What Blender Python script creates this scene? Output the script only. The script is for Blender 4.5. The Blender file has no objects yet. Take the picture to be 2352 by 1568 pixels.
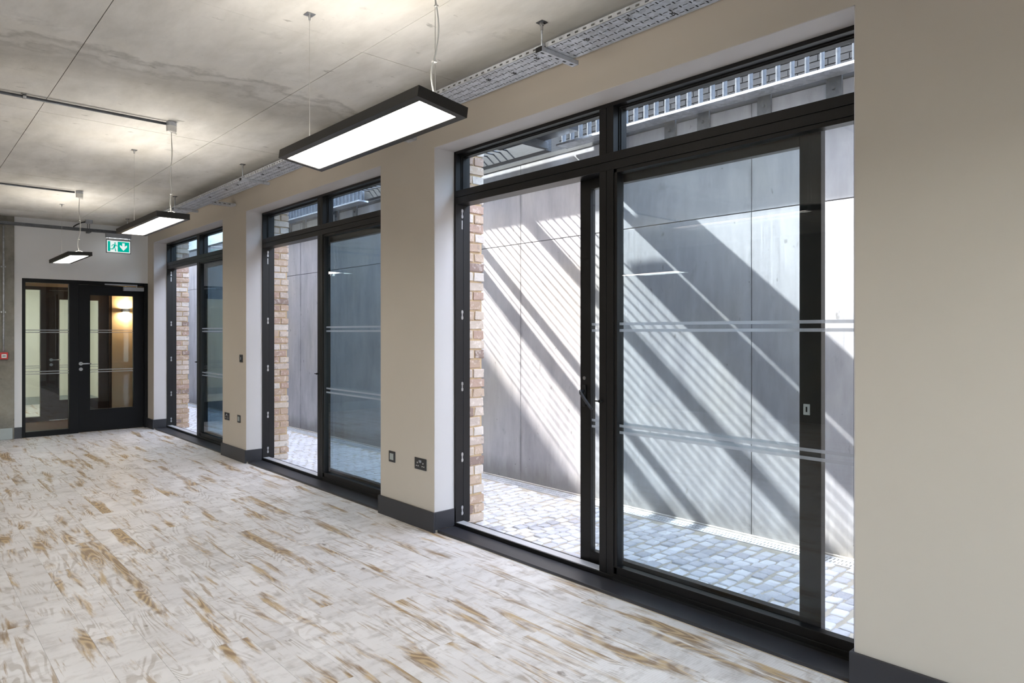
import bpy, bmesh, math, random
from mathutils import Vector, Matrix
random.seed(7)
sc = bpy.context.scene
COL = sc.collection

# ------------------------------------------------------------------ camera
F_PX, HOR = 1568.0, 762.5
YAW = math.atan((1176 + 255) / F_PX)
EYE = 1.45
cd = bpy.data.cameras.new('camera'); cam = bpy.data.objects.new('camera', cd); COL.objects.link(cam)
cd.sensor_fit = 'HORIZONTAL'; cd.sensor_width = 36.0; cd.lens = 36.0 * F_PX / 2352.0
cd.shift_y = -(784.0 - HOR) / 2352.0
cd.clip_start = 0.05; cd.clip_end = 200
cam.location = (0, 0, EYE); cam.rotation_euler = (math.pi / 2, 0, -YAW)
sc.camera = cam

# ------------------------------------------------------------------ sky, sun, exposure
SUN_DIR = Vector((0.2, -1.124, -1.0)).normalized()        # the way the light travels
w = bpy.data.worlds.new('sky'); sc.world = w; w.use_nodes = True
wn = w.node_tree; bgn = wn.nodes['Background']
sky = wn.nodes.new('ShaderNodeTexSky'); sky.sky_type = 'NISHITA'; sky.sun_disc = False
sky.sun_elevation = math.asin(-SUN_DIR.z)
sky.sun_rotation = math.atan2(-SUN_DIR.x, -SUN_DIR.y)
sky.air_density = 1.0; sky.dust_density = 2.0; sky.ozone_density = 1.0
hsv = wn.nodes.new('ShaderNodeHueSaturation'); hsv.inputs['Saturation'].default_value = 0.55
wn.links.new(sky.outputs[0], hsv.inputs['Color']); wn.links.new(hsv.outputs[0], bgn.inputs[0]); bgn.inputs[1].default_value = 1.45
w.cycles.sampling_method = 'MANUAL'; w.cycles.sample_map_resolution = 256
sl = bpy.data.lights.new('sun', 'SUN'); so = bpy.data.objects.new('sun', sl); COL.objects.link(so)
sl.energy = 14.0; sl.angle = math.radians(0.6); sl.color = (1.0, 0.95, 0.88)
so.rotation_euler = SUN_DIR.to_track_quat('-Z', 'Y').to_euler(); so.location = (-2, 12, 14)
LAMP_DOWN, LAMP_UP = 6.0, 4.5
LAMP_COL = (1.0, 0.94, 0.84)
sc.view_settings.view_transform = 'Standard'; sc.view_settings.look = 'None'
sc.view_settings.gamma = 1.0; sc.view_settings.use_curve_mapping = False
sc.view_settings.exposure = 1.9
sc.cycles.use_denoising = True
sc.cycles.max_bounces = 6; sc.cycles.diffuse_bounces = 4; sc.cycles.glossy_bounces = 2; sc.cycles.transparent_max_bounces = 10
sc.cycles.caustics_reflective = False; sc.cycles.caustics_refractive = False

# ------------------------------------------------------------------ materials
def lin(c):
    c = c / 255.0
    return c / 12.92 if c <= 0.04045 else ((c + 0.055) / 1.055) ** 2.4
def S(r, g, b): return (lin(r), lin(g), lin(b), 1.0)
class NT:
    def __init__(s, name):
        s.m = bpy.data.materials.new(name); s.m.use_nodes = True
        s.t = s.m.node_tree; s.b = s.t.nodes['Principled BSDF']; s.out = s.t.nodes['Material Output']
    def n(s, typ, **kw):
        x = s.t.nodes.new('ShaderNode' + typ)
        for k, v in kw.items(): setattr(x, k, v)
        return x
    def l(s, a, b): s.t.links.new(a, b)
    def val(s, sock, v):
        if isinstance(v, bpy.types.NodeSocket): s.l(v, sock)
        else: sock.default_value = v
    def math(s, op, a, b=0.0, clamp=False):
        x = s.n('Math', operation=op); x.use_clamp = clamp; s.val(x.inputs[0], a); s.val(x.inputs[1], b); return x.outputs[0]
    def mapr(s, v, a, b, c=0.0, d=1.0):
        x = s.n('MapRange'); s.l(v, x.inputs[0])
        for i, q in enumerate((a, b, c, d)): x.inputs[i + 1].default_value = q
        return x.outputs[0]
    def vscale(s, v, sc3):
        x = s.n('Mapping'); s.l(v, x.inputs[0]); x.inputs['Scale'].default_value = sc3; return x.outputs[0]
    def noise(s, v, scale, detail=4, rough=0.55, dist=0.0):
        x = s.n('TexNoise'); s.l(v, x.inputs['Vector'])
        x.inputs['Scale'].default_value = scale; x.inputs['Detail'].default_value = detail
        x.inputs['Roughness'].default_value = rough; x.inputs['Distortion'].default_value = dist
        return x.outputs[0]
    def mix(s, fac, a, b, typ='MIX'):
        x = s.n('Mix', data_type='RGBA', blend_type=typ)
        s.val(x.inputs[0], fac); s.val(x.inputs[6], a); s.val(x.inputs[7], b); return x.outputs[2]
    def bump(s, h, strength=0.2, dist=0.01, nrm=None):
        x = s.n('Bump'); x.inputs['Strength'].default_value = strength; x.inputs['Distance'].default_value = dist
        s.l(h, x.inputs['Height'])
        if nrm: s.l(nrm, x.inputs['Normal'])
        s.l(x.outputs[0], s.b.inputs['Normal']); return x.outputs[0]
    def col(s, c): s.val(s.b.inputs['Base Color'], c)
    def setp(s, rough=0.5, metal=0.0, spec=0.5):
        s.b.inputs['Roughness'].default_value = rough; s.b.inputs['Metallic'].default_value = metal
        s.b.inputs['Specular IOR Level'].default_value = spec
    def pos(s): return s.n('NewGeometry').outputs['Position']
    def objc(s): return s.n('TexCoord').outputs['Object']
    def rnd(s): return s.n('ObjectInfo').outputs['Random']

def m_plain(name, rgb, rough=0.5, metal=0.0, var=0.06, nscale=6.0, bump=0.0, spec=0.5):
    k = NT(name); p = k.pos(); nz = k.noise(p, nscale, 4)
    c = S(*rgb); d = tuple(x * (1 - 2 * var) for x in c[:3]) + (1,)
    k.col(k.mix(k.mapr(nz, 0.3, 0.7), d, c)); k.setp(rough, metal, spec)
    if bump: k.bump(k.noise(p, nscale * 30, 2), bump, 0.002)
    return k.m
def m_emit(name, rgb, strength):
    k = NT(name); e = k.n('Emission'); e.inputs[0].default_value = tuple(rgb) + (1,) if len(rgb) == 3 else rgb
    e.inputs[1].default_value = strength; k.l(e.outputs[0], k.out.inputs[0]); return k.m
def m_glass(name, tint, refl=1.0):
    k = NT(name); lw = k.n('LayerWeight'); lw.inputs[0].default_value = 0.5
    f = k.math('POWER', lw.outputs['Facing'], 5.0); f = k.math('MULTIPLY_ADD', f, 0.955)
    f.node.inputs[2].default_value = 0.036
    f = k.math('MULTIPLY', f, refl, True)
    tr = k.n('BsdfTransparent'); cc = k.n('CombineColor')       # a longer way through the pane at a slant: deeper tint
    ex = k.math('DIVIDE', 1.0, k.math('MAXIMUM', k.math('SUBTRACT', 1.0, lw.outputs['Facing']), 0.25))
    for i in range(3): k.l(k.math('POWER', tint[i], ex), cc.inputs[i])
    k.l(cc.outputs[0], tr.inputs[0])
    gl = k.n('BsdfGlossy'); gl.inputs['Roughness'].default_value = 0.0; gl.inputs[0].default_value = (1, 1, 1, 1)
    mx = k.n('MixShader'); k.l(f, mx.inputs[0]); k.l(tr.outputs[0], mx.inputs[1]); k.l(gl.outputs[0], mx.inputs[2])
    k.l(mx.outputs[0], k.out.inputs[0]); return k.m
def m_frost(name, rgb, alpha):
    k = NT(name); tr = k.n('BsdfTransparent'); df = k.n('BsdfDiffuse'); df.inputs[0].default_value = S(*rgb)
    tl = k.n('BsdfTranslucent'); tl.inputs[0].default_value = S(*rgb)
    a = k.n('MixShader'); a.inputs[0].default_value = 0.5; k.l(df.outputs[0], a.inputs[1]); k.l(tl.outputs[0], a.inputs[2])
    mx = k.n('MixShader'); mx.inputs[0].default_value = alpha; k.l(tr.outputs[0], mx.inputs[1]); k.l(a.outputs[0], mx.inputs[2])
    k.l(mx.outputs[0], k.out.inputs[0]); return k.m

def m_concrete(name, light, dark, streak=(1, 1, 1), sc1=1.0, bump=0.25, stain=None, pits=0.0, fine=(9, 9, 9), rough=0.75, ripple=0.0, damp=False):
    k = NT(name); p = k.pos()
    ps = k.vscale(p, streak)
    n1 = k.noise(ps, 1.1 * sc1, 7, 0.62, 0.4); n2 = k.noise(k.vscale(p, fine), 1.0, 6, 0.65); n3 = k.noise(p, 0.5 * sc1, 3, 0.5, 0.8)
    n4 = k.noise(p, 60, 3, 0.6)
    a = k.math('ADD', k.math('MULTIPLY', n1, 0.45), k.math('MULTIPLY', n2, 0.35)); a = k.math('ADD', a, k.math('MULTIPLY', n3, 0.2))
    c = k.mix(k.mapr(a, 0.36, 0.62), S(*dark), S(*light))
    # dark blotches
    bl = k.mapr(k.noise(k.vscale(p, (1, 1.6, 1)), 2.6, 6, 0.7, 0.6), 0.60, 0.74)
    c = k.mix(k.math('MULTIPLY', bl, 0.35), c, S(*[x * 0.66 for x in dark]))
    # warm patches and small dark specks
    wp = k.mapr(k.noise(p, 0.9, 3, 0.5), 0.5, 0.68); c = k.mix(k.math('MULTIPLY', wp, 0.16), c, S(206, 192, 158))
    spk = k.mapr(k.noise(k.vscale(p, (1, 2, 1)), 9.0, 3, 0.5), 0.70, 0.76); c = k.mix(k.math('MULTIPLY', spk, 0.45), c, S(86, 82, 74))
    if stain is not None:                      # two wavy laitance lines across the slab, along X near y = stain
        sp = k.n('SeparateXYZ'); k.l(p, sp.inputs[0])
        wob = k.math('MULTIPLY', k.math('SUBTRACT', k.noise(p, 1.6, 5, 0.65), 0.5), 0.9)
        yy = k.math('ADD', sp.outputs[1], wob)
        for off, wd, cc, st in ((0.0, 0.06, (120, 116, 108), 0.4), (-0.11, 0.09, (214, 210, 202), 0.5), (0.16, 0.05, (122, 116, 108), 0.3), (0.3, 0.35, (118, 114, 108), 0.35)):
            dd = k.math('ABSOLUTE', k.math('SUBTRACT', yy, stain + off))
            mk = k.math('MULTIPLY', k.mapr(dd, 0.0, wd, 1, 0), st, True); c = k.mix(mk, c, S(*cc))
    if pits:
        vo = k.n('TexVoronoi'); k.l(p, vo.inputs['Vector']); vo.inputs['Scale'].default_value = 9.0
        pit = k.math('MULTIPLY', k.mapr(vo.outputs['Distance'], 0.02, 0.06, 1, 0), k.mapr(k.noise(p, 5, 2), 0.5, 0.55))
        c = k.mix(k.math('MULTIPLY', pit, pits), c, S(70, 68, 66))
    if damp:                                   # damp, dirty foot of the wall with a ragged upper edge, and run marks down the joints
        sp = k.n('SeparateXYZ'); k.l(p, sp.inputs[0])
        hh = k.math('ADD', sp.outputs[2], k.math('MULTIPLY', k.noise(k.vscale(p, (1, 1, 0.2)), 5.0, 5, 0.7), -0.30))
        c = k.mix(k.math('MULTIPLY', k.mapr(hh, -0.10, 0.05, 1, 0), 0.5), c, S(112, 108, 104))
        dj = k.math('ABSOLUTE', k.math('SUBTRACT', k.math('FRACT', k.math('DIVIDE', k.math('ADD', sp.outputs[1], 2.40 + 24.38 + 1.219), 2.438)), 0.5))
        rn = k.math('MULTIPLY', k.mapr(dj, 0.0, 0.014, 1, 0), k.mapr(k.noise(k.vscale(p, (1, 1, 1.2)), 2.2, 3), 0.42, 0.6))
        c = k.mix(k.math('MULTIPLY', rn, 0.45), c, S(96, 95, 98))
    k.col(c); k.setp(rough, 0, 0.3)
    h = k.math('ADD', k.math('MULTIPLY', n2, 0.7), k.math('MULTIPLY', n4, 0.3))
    if ripple:
        h = k.math('ADD', k.math('MULTIPLY', h, 0.4), k.math('MULTIPLY', k.noise(k.vscale(p, (1, 22, 0.7)), 1.0, 3, 0.6), ripple))
    k.bump(h, bump, 0.01); return k.m

def m_floorboard(name):
    k = NT(name); o = k.objc(); r = k.rnd()
    cx = k.n('CombineXYZ'); k.l(k.math('MULTIPLY', r, 37.0), cx.inputs[0]); k.l(k.math('MULTIPLY', r, 91.0), cx.inputs[1]); k.l(k.math('MULTIPLY', r, 13.0), cx.inputs[2])
    va = k.n('VectorMath', operation='ADD'); k.l(o, va.inputs[0]); k.l(cx.outputs[0], va.inputs[1]); v = va.outputs[0]
    # worn-through patches that follow the grain
    pm = k.noise(k.vscale(v, (9.5, 1.15, 1)), 1.0, 6, 0.62, 0.25); patch = k.mapr(pm, 0.54, 0.63)
    pm2 = k.noise(k.vscale(v, (34, 2.2, 1)), 1.0, 4, 0.6, 0.3); streaks = k.mapr(pm2, 0.60, 0.68)
    # cathedral grain: contour lines of a slow noise
    cn = k.noise(k.vscale(v, (5.0, 1.0, 1)), 1.0, 2, 0.4, 0.6)
    rings = k.math('SINE', k.math('MULTIPLY', cn, 120.0)); rings = k.mapr(rings, -0.6, 0.9)
    fine = k.noise(k.vscale(v, (160, 6, 1)), 1.0, 3, 0.6)
    # cross saw marks
    sw = k.n('TexWave', wave_type='BANDS', bands_direction='Y'); k.l(v, sw.inputs['Vector']); sw.inputs['Scale'].default_value = 26.0
    sw.inputs['Distortion'].default_value = 1.5; sw.inputs['Detail'].default_value = 2.0; sw.inputs['Detail Scale'].default_value = 4.0
    smear = k.mapr(k.noise(k.vscale(v, (7, 14, 1)), 1.0, 5, 0.65), 0.48, 0.66)
    white = k.mix(k.mapr(k.noise(v, 2.2, 3), 0.35, 0.65), S(226, 221, 218), S(240, 236, 233))
    tan = k.mix(rings, S(140, 108, 68), S(196, 166, 116))
    grey = k.mix(rings, S(150, 140, 130), S(186, 176, 166))
    c = k.mix(k.math('MULTIPLY', smear, 0.42), white, grey)
    c = k.mix(k.math('MULTIPLY', k.math('MULTIPLY', k.mapr(rings, 0.0, 0.35, 1, 0), k.mapr(k.noise(v, 4, 3), 0.5, 0.62)), 0.40), c, S(150, 132, 110))
    c = k.mix(k.math('MULTIPLY', streaks, 0.75), c, k.mix(fine, S(150, 120, 84), S(178, 152, 116)))
    c = k.mix(k.math('MULTIPLY', patch, 0.9), c, tan)
    kn = k.noise(k.vscale(v, (14, 7, 1)), 1.0, 3, 0.5); c = k.mix(k.math('MULTIPLY', k.mapr(kn, 0.70, 0.76), 0.7), c, S(96, 72, 48))
    c = k.mix(k.math('MULTIPLY', sw.outputs['Fac'], 0.10), c, S(150, 140, 132))
    bright = k.mapr(r, 0, 1, 0.95, 1.03)
    hv = k.n('HueSaturation'); k.l(c, hv.inputs['Color']); k.l(bright, hv.inputs['Value']); k.col(hv.outputs[0])
    k.setp(0.42, 0, 0.4)
    k.bump(k.math('ADD', k.math('MULTIPLY', sw.outputs['Fac'], 0.3), k.math('ADD', fine, k.math('MULTIPLY', patch, -0.6))), 0.10, 0.003)
    return k.m

def m_brick(name, cols, rough=0.85):
    k = NT(name); o = k.pos(); r = k.rnd()
    cr = k.n('ValToRGB'); cr.color_ramp.interpolation = 'CONSTANT'
    el = cr.color_ramp.elements; el[0].color = S(*cols[0]); el[0].position = 0.0
    el[1].color = S(*cols[1]); el[1].position = 1.0 / len(cols)
    for i, q in enumerate(cols[2:]):
        e = el.new((i + 2.0) / len(cols)); e.color = S(*q)
    k.l(r, cr.inputs[0])
    n = k.noise(o, 30, 5, 0.65); n2 = k.noise(o, 12, 4, 0.6)
    c = k.mix(k.math('MULTIPLY', k.mapr(n, 0.52, 0.68), 0.5), cr.outputs[0], S(*[min(255, q * 1.12 + 6) for q in cols[3]]))
    c = k.mix(k.math('MULTIPLY', k.mapr(n2, 0.60, 0.72), 0.6), c, S(*[q * 0.55 for q in cols[3]]))
    k.col(c); k.setp(rough, 0, 0.2); k.bump(k.math('ADD', n, n2), 0.5, 0.006); return k.m
def m_sett(name):
    k = NT(name); o = k.pos(); r = k.rnd(); vo = k.n('TexVoronoi'); k.l(o, vo.inputs['Vector']); vo.inputs['Scale'].default_value = 9.0
    c = k.mix(r, S(176, 176, 183), S(238, 238, 242)); sp = k.n('SeparateColor'); k.l(vo.outputs['Color'], sp.inputs[0])
    c = k.mix(k.math('MULTIPLY', sp.outputs[0], 0.3), c, S(128, 124, 128))
    c = k.mix(k.math('MULTIPLY', k.mapr(k.noise(o, 90, 4), 0.45, 0.7), 0.4), c, S(210, 210, 214))
    k.col(c); k.setp(0.32, 0, 0.5); k.bump(k.noise(o, 70, 4), 0.35, 0.004); return k.m
def m_galv(name, base=(196, 200, 206), rough=0.38):
    k = NT(name); o = k.pos(); vo = k.n('TexVoronoi'); k.l(o, vo.inputs['Vector']); vo.inputs['Scale'].default_value = 34.0
    sp = k.n('SeparateColor'); k.l(vo.outputs['Color'], sp.inputs[0])
    k.col(k.mix(sp.outputs[0], S(*base), S(*[x * 0.84 for x in base]))); k.setp(rough, 0.45)
    k.val(k.b.inputs['Roughness'], k.mapr(k.noise(o, 5, 3), 0.3, 0.7, rough - 0.1, rough + 0.12)); return k.m

M = {}
M['wall'] = m_plain('wall_paint', (199, 189, 176), 0.6, var=0.02, nscale=1.5, bump=0.06, spec=0.3)
M['reveal'] = m_plain('reveal_paint', (202, 197, 196), 0.5, var=0.015, nscale=1.5, spec=0.35)
M['whitewall'] = m_plain('white_wall_paint', (222, 221, 222), 0.6, var=0.015, nscale=1.5, spec=0.3)
M['ceil'] = m_concrete('ceiling_concrete', (224, 221, 216), (192, 189, 183), (2.6, 1.2, 1), 1.0, 0.25, stain=4.35, pits=0.3, fine=(7, 2.2, 7))
M['ceilgap'] = m_plain('ceiling_joint', (92, 88, 82), 0.9)
M['retain'] = m_concrete('retaining_concrete', (190, 189, 193), (154, 153, 159), (1, 1.6, 0.7), 1.3, 0.28, pits=1.0, fine=(5, 9, 1.8), rough=0.8, ripple=0.5, damp=True)
M['retgap'] = m_plain('retaining_joint', (104, 104, 108), 0.9)
M['column'] = m_concrete('column_concrete', (150, 146, 138), (112, 108, 100), (1, 1, 0.7), 1.6, 0.3, pits=0.8)
M['pave'] = m_concrete('paving_concrete', (180, 176, 170), (140, 136, 132))
M['floor'] = m_floorboard('limewashed_board')
M['subfloor'] = m_plain('subfloor_joint', (176, 166, 154), 0.9)
M['skirt'] = m_plain('charcoal_skirting', (48, 48, 53), 0.42, var=0.04)
M['frame'] = m_plain('black_aluminium', (15, 14, 15), 0.40, 0.0, var=0.01, spec=0.38)
M['gasket'] = m_plain('black_gasket', (10, 10, 12), 0.7)
M['track'] = m_plain('silver_threshold', (208, 208, 212), 0.35, 0.3)
M['steel'] = m_plain('brushed_steel', (182, 182, 184), 0.3, 0.9)
M['galv'] = m_galv('galvanised_steel', (206, 209, 216), 0.42)
M['galvdark'] = m_galv('weathered_galvanised', (100, 103, 109), 0.5)
M['paintsteel'] = m_plain('dark_painted_steel', (50, 51, 56), 0.45, 0.2)
M['glass'] = m_glass('clear_glazing', (0.880, 0.912, 0.927, 1))
M['frost'] = m_frost('frosted_band', (206, 210, 216), 0.45)
M['brick'] = m_brick('buff_brick', [(186, 164, 146), (194, 178, 166), (176, 152, 134), (200, 189, 180), (170, 144, 130), (184, 168, 157), (142, 122, 113), (190, 174, 160)])
M['brickdark'] = m_brick('shaded_brick', [(40, 38, 37), (34, 32, 32), (44, 41, 39), (28, 27, 28)])  # bricks darkened to carry the shade behind the railing
M['mortar'] = m_plain('sandy_mortar', (196, 170, 136), 0.95, var=0.1, nscale=20, bump=0.3)
M['darkmortar'] = m_plain('dark_mortar', (40, 37, 35), 0.95)  # darkened along with the bricks to hold the same shade
M['asphalt'] = m_plain('dark_paving', (84, 84, 86), 0.9, var=0.1, nscale=20)
M['sett'] = m_sett('granite_sett')
M['settmortar'] = m_plain('sett_joint_sand', (186, 177, 163), 0.95, var=0.12, nscale=14, bump=0.3)
M['lampbody'] = m_plain('black_lamp_metal', (34, 32, 32), 0.4, 0.2)
M['lamp_dn'] = m_emit('lamp_diffuser', LAMP_COL, LAMP_DOWN)
M['lamp_up'] = m_emit('lamp_uplight', LAMP_COL, LAMP_UP)
M['whiteplastic'] = m_plain('white_plastic', (226, 224, 220), 0.4)
M['greyplastic'] = m_plain('grey_plastic', (150, 152, 158), 0.45)
M['wire'] = m_plain('suspension_wire', (196, 194, 190), 0.35, 0.7)
M['charplate'] = m_plain('charcoal_wiring_plate', (52, 52, 54), 0.35, 0.3)
M['red'] = m_plain('red_plastic', (196, 40, 40), 0.4)
M['exitgreen'] = m_emit('exit_green', (0.0, 0.115, 0.085), 1.0)
M['exitwhite'] = m_emit('exit_white', (0.92, 1.0, 0.97), 0.24)
M['exitstrip'] = m_emit('exit_light_strip', (0.85, 0.92, 1.0), 2.0)
M['doorpaint'] = m_plain('black_door_paint', (9, 9, 13), 0.4, spec=0.2)
M['carpet'] = m_plain('brown_carpet', (112, 92, 78), 0.95, var=0.1, nscale=30)
M['corrwall'] = m_plain('corridor_wall_paint', (206, 188, 164), 0.6, var=0.02)
M['browndoor'] = m_plain('dark_brown_veneer', (62, 48, 42), 0.5, var=0.1)
M['palewall'] = m_plain('pale_room_paint', (224, 222, 208), 0.6, var=0.02)
M['paleglow'] = m_emit('pale_room_lamp', (1.0, 0.98, 0.85), 9.0)
M['sconce'] = m_emit('sconce_glow', (1.0, 0.70, 0.36), 120.0)
M['blackcable'] = m_plain('black_cable', (24, 24, 26), 0.5)
M['skirtlight'] = m_plain('light_grey_skirting', (168, 174, 172), 0.45)

# ------------------------------------------------------------------ mesh helpers
WL = {}                                       # world location of every object that can be a parent
class MB:
    def __init__(s): s.v = []; s.f = []; s.mi = []; s.cur = 0
    def box(s, x0, x1, y0, y1, z0, z1):
        b = len(s.v)
        s.v += [(x0, y0, z0), (x1, y0, z0), (x1, y1, z0), (x0, y1, z0), (x0, y0, z1), (x1, y0, z1), (x1, y1, z1), (x0, y1, z1)]
        for q in ((0, 3, 2, 1), (4, 5, 6, 7), (0, 1, 5, 4), (1, 2, 6, 5), (2, 3, 7, 6), (3, 0, 4, 7)):
            s.f.append(tuple(b + i for i in q)); s.mi.append(s.cur)
        return s
    def lit(s, x0, x1, y0, y1, z0, z1, down):  # a box of which one face (slot 1) gives off the light
        s.box(x0, x1, y0, y1, z0, z1); s.mi[-6 if down else -5] = 1; return s
    def prism(s, pts, axis, a, b_):           # extrude a polygon (CCW list of 2-D points) along an axis
        n = len(pts); b = len(s.v)
        for t in (a, b_):
            for (p, q) in pts:
                s.v.append({'x': (t, p, q), 'y': (p, t, q), 'z': (p, q, t)}[axis])
        s.f.append(tuple(b + i for i in range(n))[::-1]); s.f.append(tuple(b + n + i for i in range(n)))
        s.mi += [s.cur] * 2
        for i in range(n):
            j = (i + 1) % n; s.f.append((b + i, b + j, b + n + j, b + n + i)); s.mi.append(s.cur)
        return s
    def tube(s, path, r, seg=8, cap=True):
        path = [Vector(p) for p in path]; b = len(s.v); n = len(path)
        rr = r if isinstance(r, (list, tuple)) else [r] * n
        up = None
        for i, p in enumerate(path):
            d = (path[min(i + 1, n - 1)] - path[max(i - 1, 0)]).normalized()
            if up is None: up = Vector((0, 0, 1)) if abs(d.z) < 0.9 else Vector((1, 0, 0))
            a = d.cross(up).normalized(); c = a.cross(d).normalized(); up = c
            for k in range(seg):
                t = 2 * math.pi * k / seg; s.v.append(tuple(p + (a * math.cos(t) + c * math.sin(t)) * rr[i]))
        for i in range(n - 1):
            for k in range(seg):
                k2 = (k + 1) % seg
                s.f.append((b + i * seg + k, b + i * seg + k2, b + (i + 1) * seg + k2, b + (i + 1) * seg + k)); s.mi.append(s.cur)
        if cap:
            s.f.append(tuple(b + k for k in range(seg))[::-1]); s.f.append(tuple(b + (n - 1) * seg + k for k in range(seg))); s.mi += [s.cur] * 2
        return s
    def perf(s, xs, ys, z, hole, t=0.0015):   # a thin sheet in the XY plane with rectangular holes
        nx, ny = len(xs) - 1, len(ys) - 1; idx = {}
        def V(i, j, k):
            if (i, j, k) not in idx:
                idx[(i, j, k)] = len(s.v); s.v.append((xs[i], ys[j], z + k * t))
            return idx[(i, j, k)]
        H = [[hole(i, j) for j in range(ny)] for i in range(nx)]
        for i in range(nx):
            for j in range(ny):
                if H[i][j]: continue
                s.f.append((V(i, j, 0), V(i, j + 1, 0), V(i + 1, j + 1, 0), V(i + 1, j, 0)))
                s.f.append((V(i, j, 1), V(i + 1, j, 1), V(i + 1, j + 1, 1), V(i, j + 1, 1))); s.mi += [s.cur] * 2
                for di, dj, e in ((-1, 0, ((i, j), (i, j + 1))), (1, 0, ((i + 1, j + 1), (i + 1, j))), (0, -1, ((i + 1, j), (i, j))), (0, 1, ((i, j + 1), (i + 1, j + 1)))):
                    a, c = i + di, j + dj
                    if a < 0 or c < 0 or a >= nx or c >= ny or H[a][c]:
                        (p, q), (u, v_) = e
                        s.f.append((V(p, q, 0), V(p, q, 1), V(u, v_, 1), V(u, v_, 0))); s.mi.append(s.cur)
        return s
    def build(s, name, mat, parent=None, loc=None, bevel=0.0, smooth=False, local=False):
        if loc is None:
            if local: loc = Vector((0, 0, 0))
            else:
                xs = [v[0] for v in s.v]; ys = [v[1] for v in s.v]; zs = [v[2] for v in s.v]
                loc = Vector(((min(xs) + max(xs)) / 2, (min(ys) + max(ys)) / 2, min(zs)))
        loc = Vector(loc)
        me = bpy.data.meshes.new(name); me.from_pydata([tuple(Vector(v) - loc) for v in s.v], [], s.f)
        for m_ in (mat if isinstance(mat, (list, tuple)) else [mat]): me.materials.append(M[m_])
        me.polygons.foreach_set('material_index', s.mi); me.update()
        if smooth: me.shade_smooth()
        o = bpy.data.objects.new(name, me); COL.objects.link(o); WL[o.name] = loc
        if parent:
            o.parent = parent; o.location = loc - WL[parent.name]
        else: o.location = loc
        if bevel:
            b = o.modifiers.new('bevel', 'BEVEL'); b.width = bevel; b.segments = 2; b.limit_method = 'ANGLE'
        return o
def tag(o, label, cat, group=None, kind=None):
    o['label'] = label; o['category'] = cat
    if group: o['group'] = group
    if kind: o['kind'] = kind
    return o
def empty(name, loc, label, cat, group=None, kind=None):
    o = bpy.data.objects.new(name, None); COL.objects.link(o); o.location = loc; o.empty_display_size = 0.05
    WL[o.name] = Vector(loc); return tag(o, label, cat, group, kind)
def place(name, me, parent, loc, rot=None):   # one more object that shares mesh data
    o = bpy.data.objects.new(name, me); COL.objects.link(o); WL[o.name] = Vector(loc)
    o.parent = parent; o.location = Vector(loc) - WL[parent.name]
    if rot: o.rotation_euler = rot
    return o
def copy_tree(o, parent=None):
    c = o.copy(); COL.objects.link(c)
    if parent: c.parent = parent
    for ch in list(o.children): copy_tree(ch, c)
    return c
def chamfer_mesh(name, sx, sy, sz, ch, mat, top_only=False, jit=0.0, seg=1):
    bm = bmesh.new(); bmesh.ops.create_cube(bm, size=1.0)
    bmesh.ops.scale(bm, vec=(sx, sy, sz), verts=bm.verts)
    ed = [e for e in bm.edges if (not top_only) or all(v.co.z > 0 for v in e.verts)]
    bmesh.ops.bevel(bm, geom=ed, offset=ch, segments=seg, affect='EDGES', profile=0.6)
    if jit:
        for v in bm.verts: v.co += Vector((random.uniform(-jit, jit), random.uniform(-jit, jit), random.uniform(-jit, jit)))
    me = bpy.data.meshes.new(name); bm.to_mesh(me); bm.free(); me.materials.append(M[mat])
    if seg > 1: me.shade_smooth()
    return me

# ------------------------------------------------------------------ dimensions (metres; +Y runs along the window wall, +X out to the courtyard)
WX = 2.915            # inner face of window wall
FX = 3.092            # room face of window frames
BY = 11.43            # back wall face
CZ = 3.02             # ceiling
RX = 4.60             # retaining wall face
LX, RY = -4.6, -3.6   # left and rear walls (outside the picture)
HEAD = 2.787
WIN = {1: (8.27, 11.12), 2: (4.755, 7.556), 3: (1.115, 4.03)}

# ------------------------------------------------------------------ floor with its boards
flo = MB().box(LX, WX + 0.02, RY, BY + 0.15, -0.12, -0.004).build('floor', 'subfloor'); tag(flo, 'limewashed timber board floor with worn tan patches', 'floor', kind='structure')
PW, PL = 0.185, 1.22
bme = chamfer_mesh('plank_mesh', PW - 0.0006, PL - 0.0006, 0.012, 0.0008, 'floor', True)
short = {}
col_x = WX + 0.012 - PW / 2; ci = 0
while col_x > -0.75:
    off = (ci * 0.437 + random.uniform(0, 0.25)) % PL
    y = 0.1 - off
    while y < BY + 0.06:
        y1 = min(y + PL, BY + 0.06)
        if y1 - y > 0.06:
            if y1 - y > PL - 0.01: me = bme
            else: me = chamfer_mesh('plank_mesh_cut', PW - 0.0006, y1 - y - 0.0006, 0.012, 0.0008, 'floor', True)
            place('plank', me, flo, (col_x, (y + y1) / 2, -0.006 + random.uniform(-0.0003, 0.0003)), (0, 0, math.pi * random.randint(0, 1)))
        y += PL
    col_x -= PW; ci += 1
rest = MB().box(LX, col_x + PW / 2 - 0.001, RY, BY, -0.02, 0.0).box(col_x + PW / 2, WX, RY, 0.1 - PL, -0.02, 0.0).build('plank_field', 'floor', flo)
rest['kind'] = 'stuff'

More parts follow.
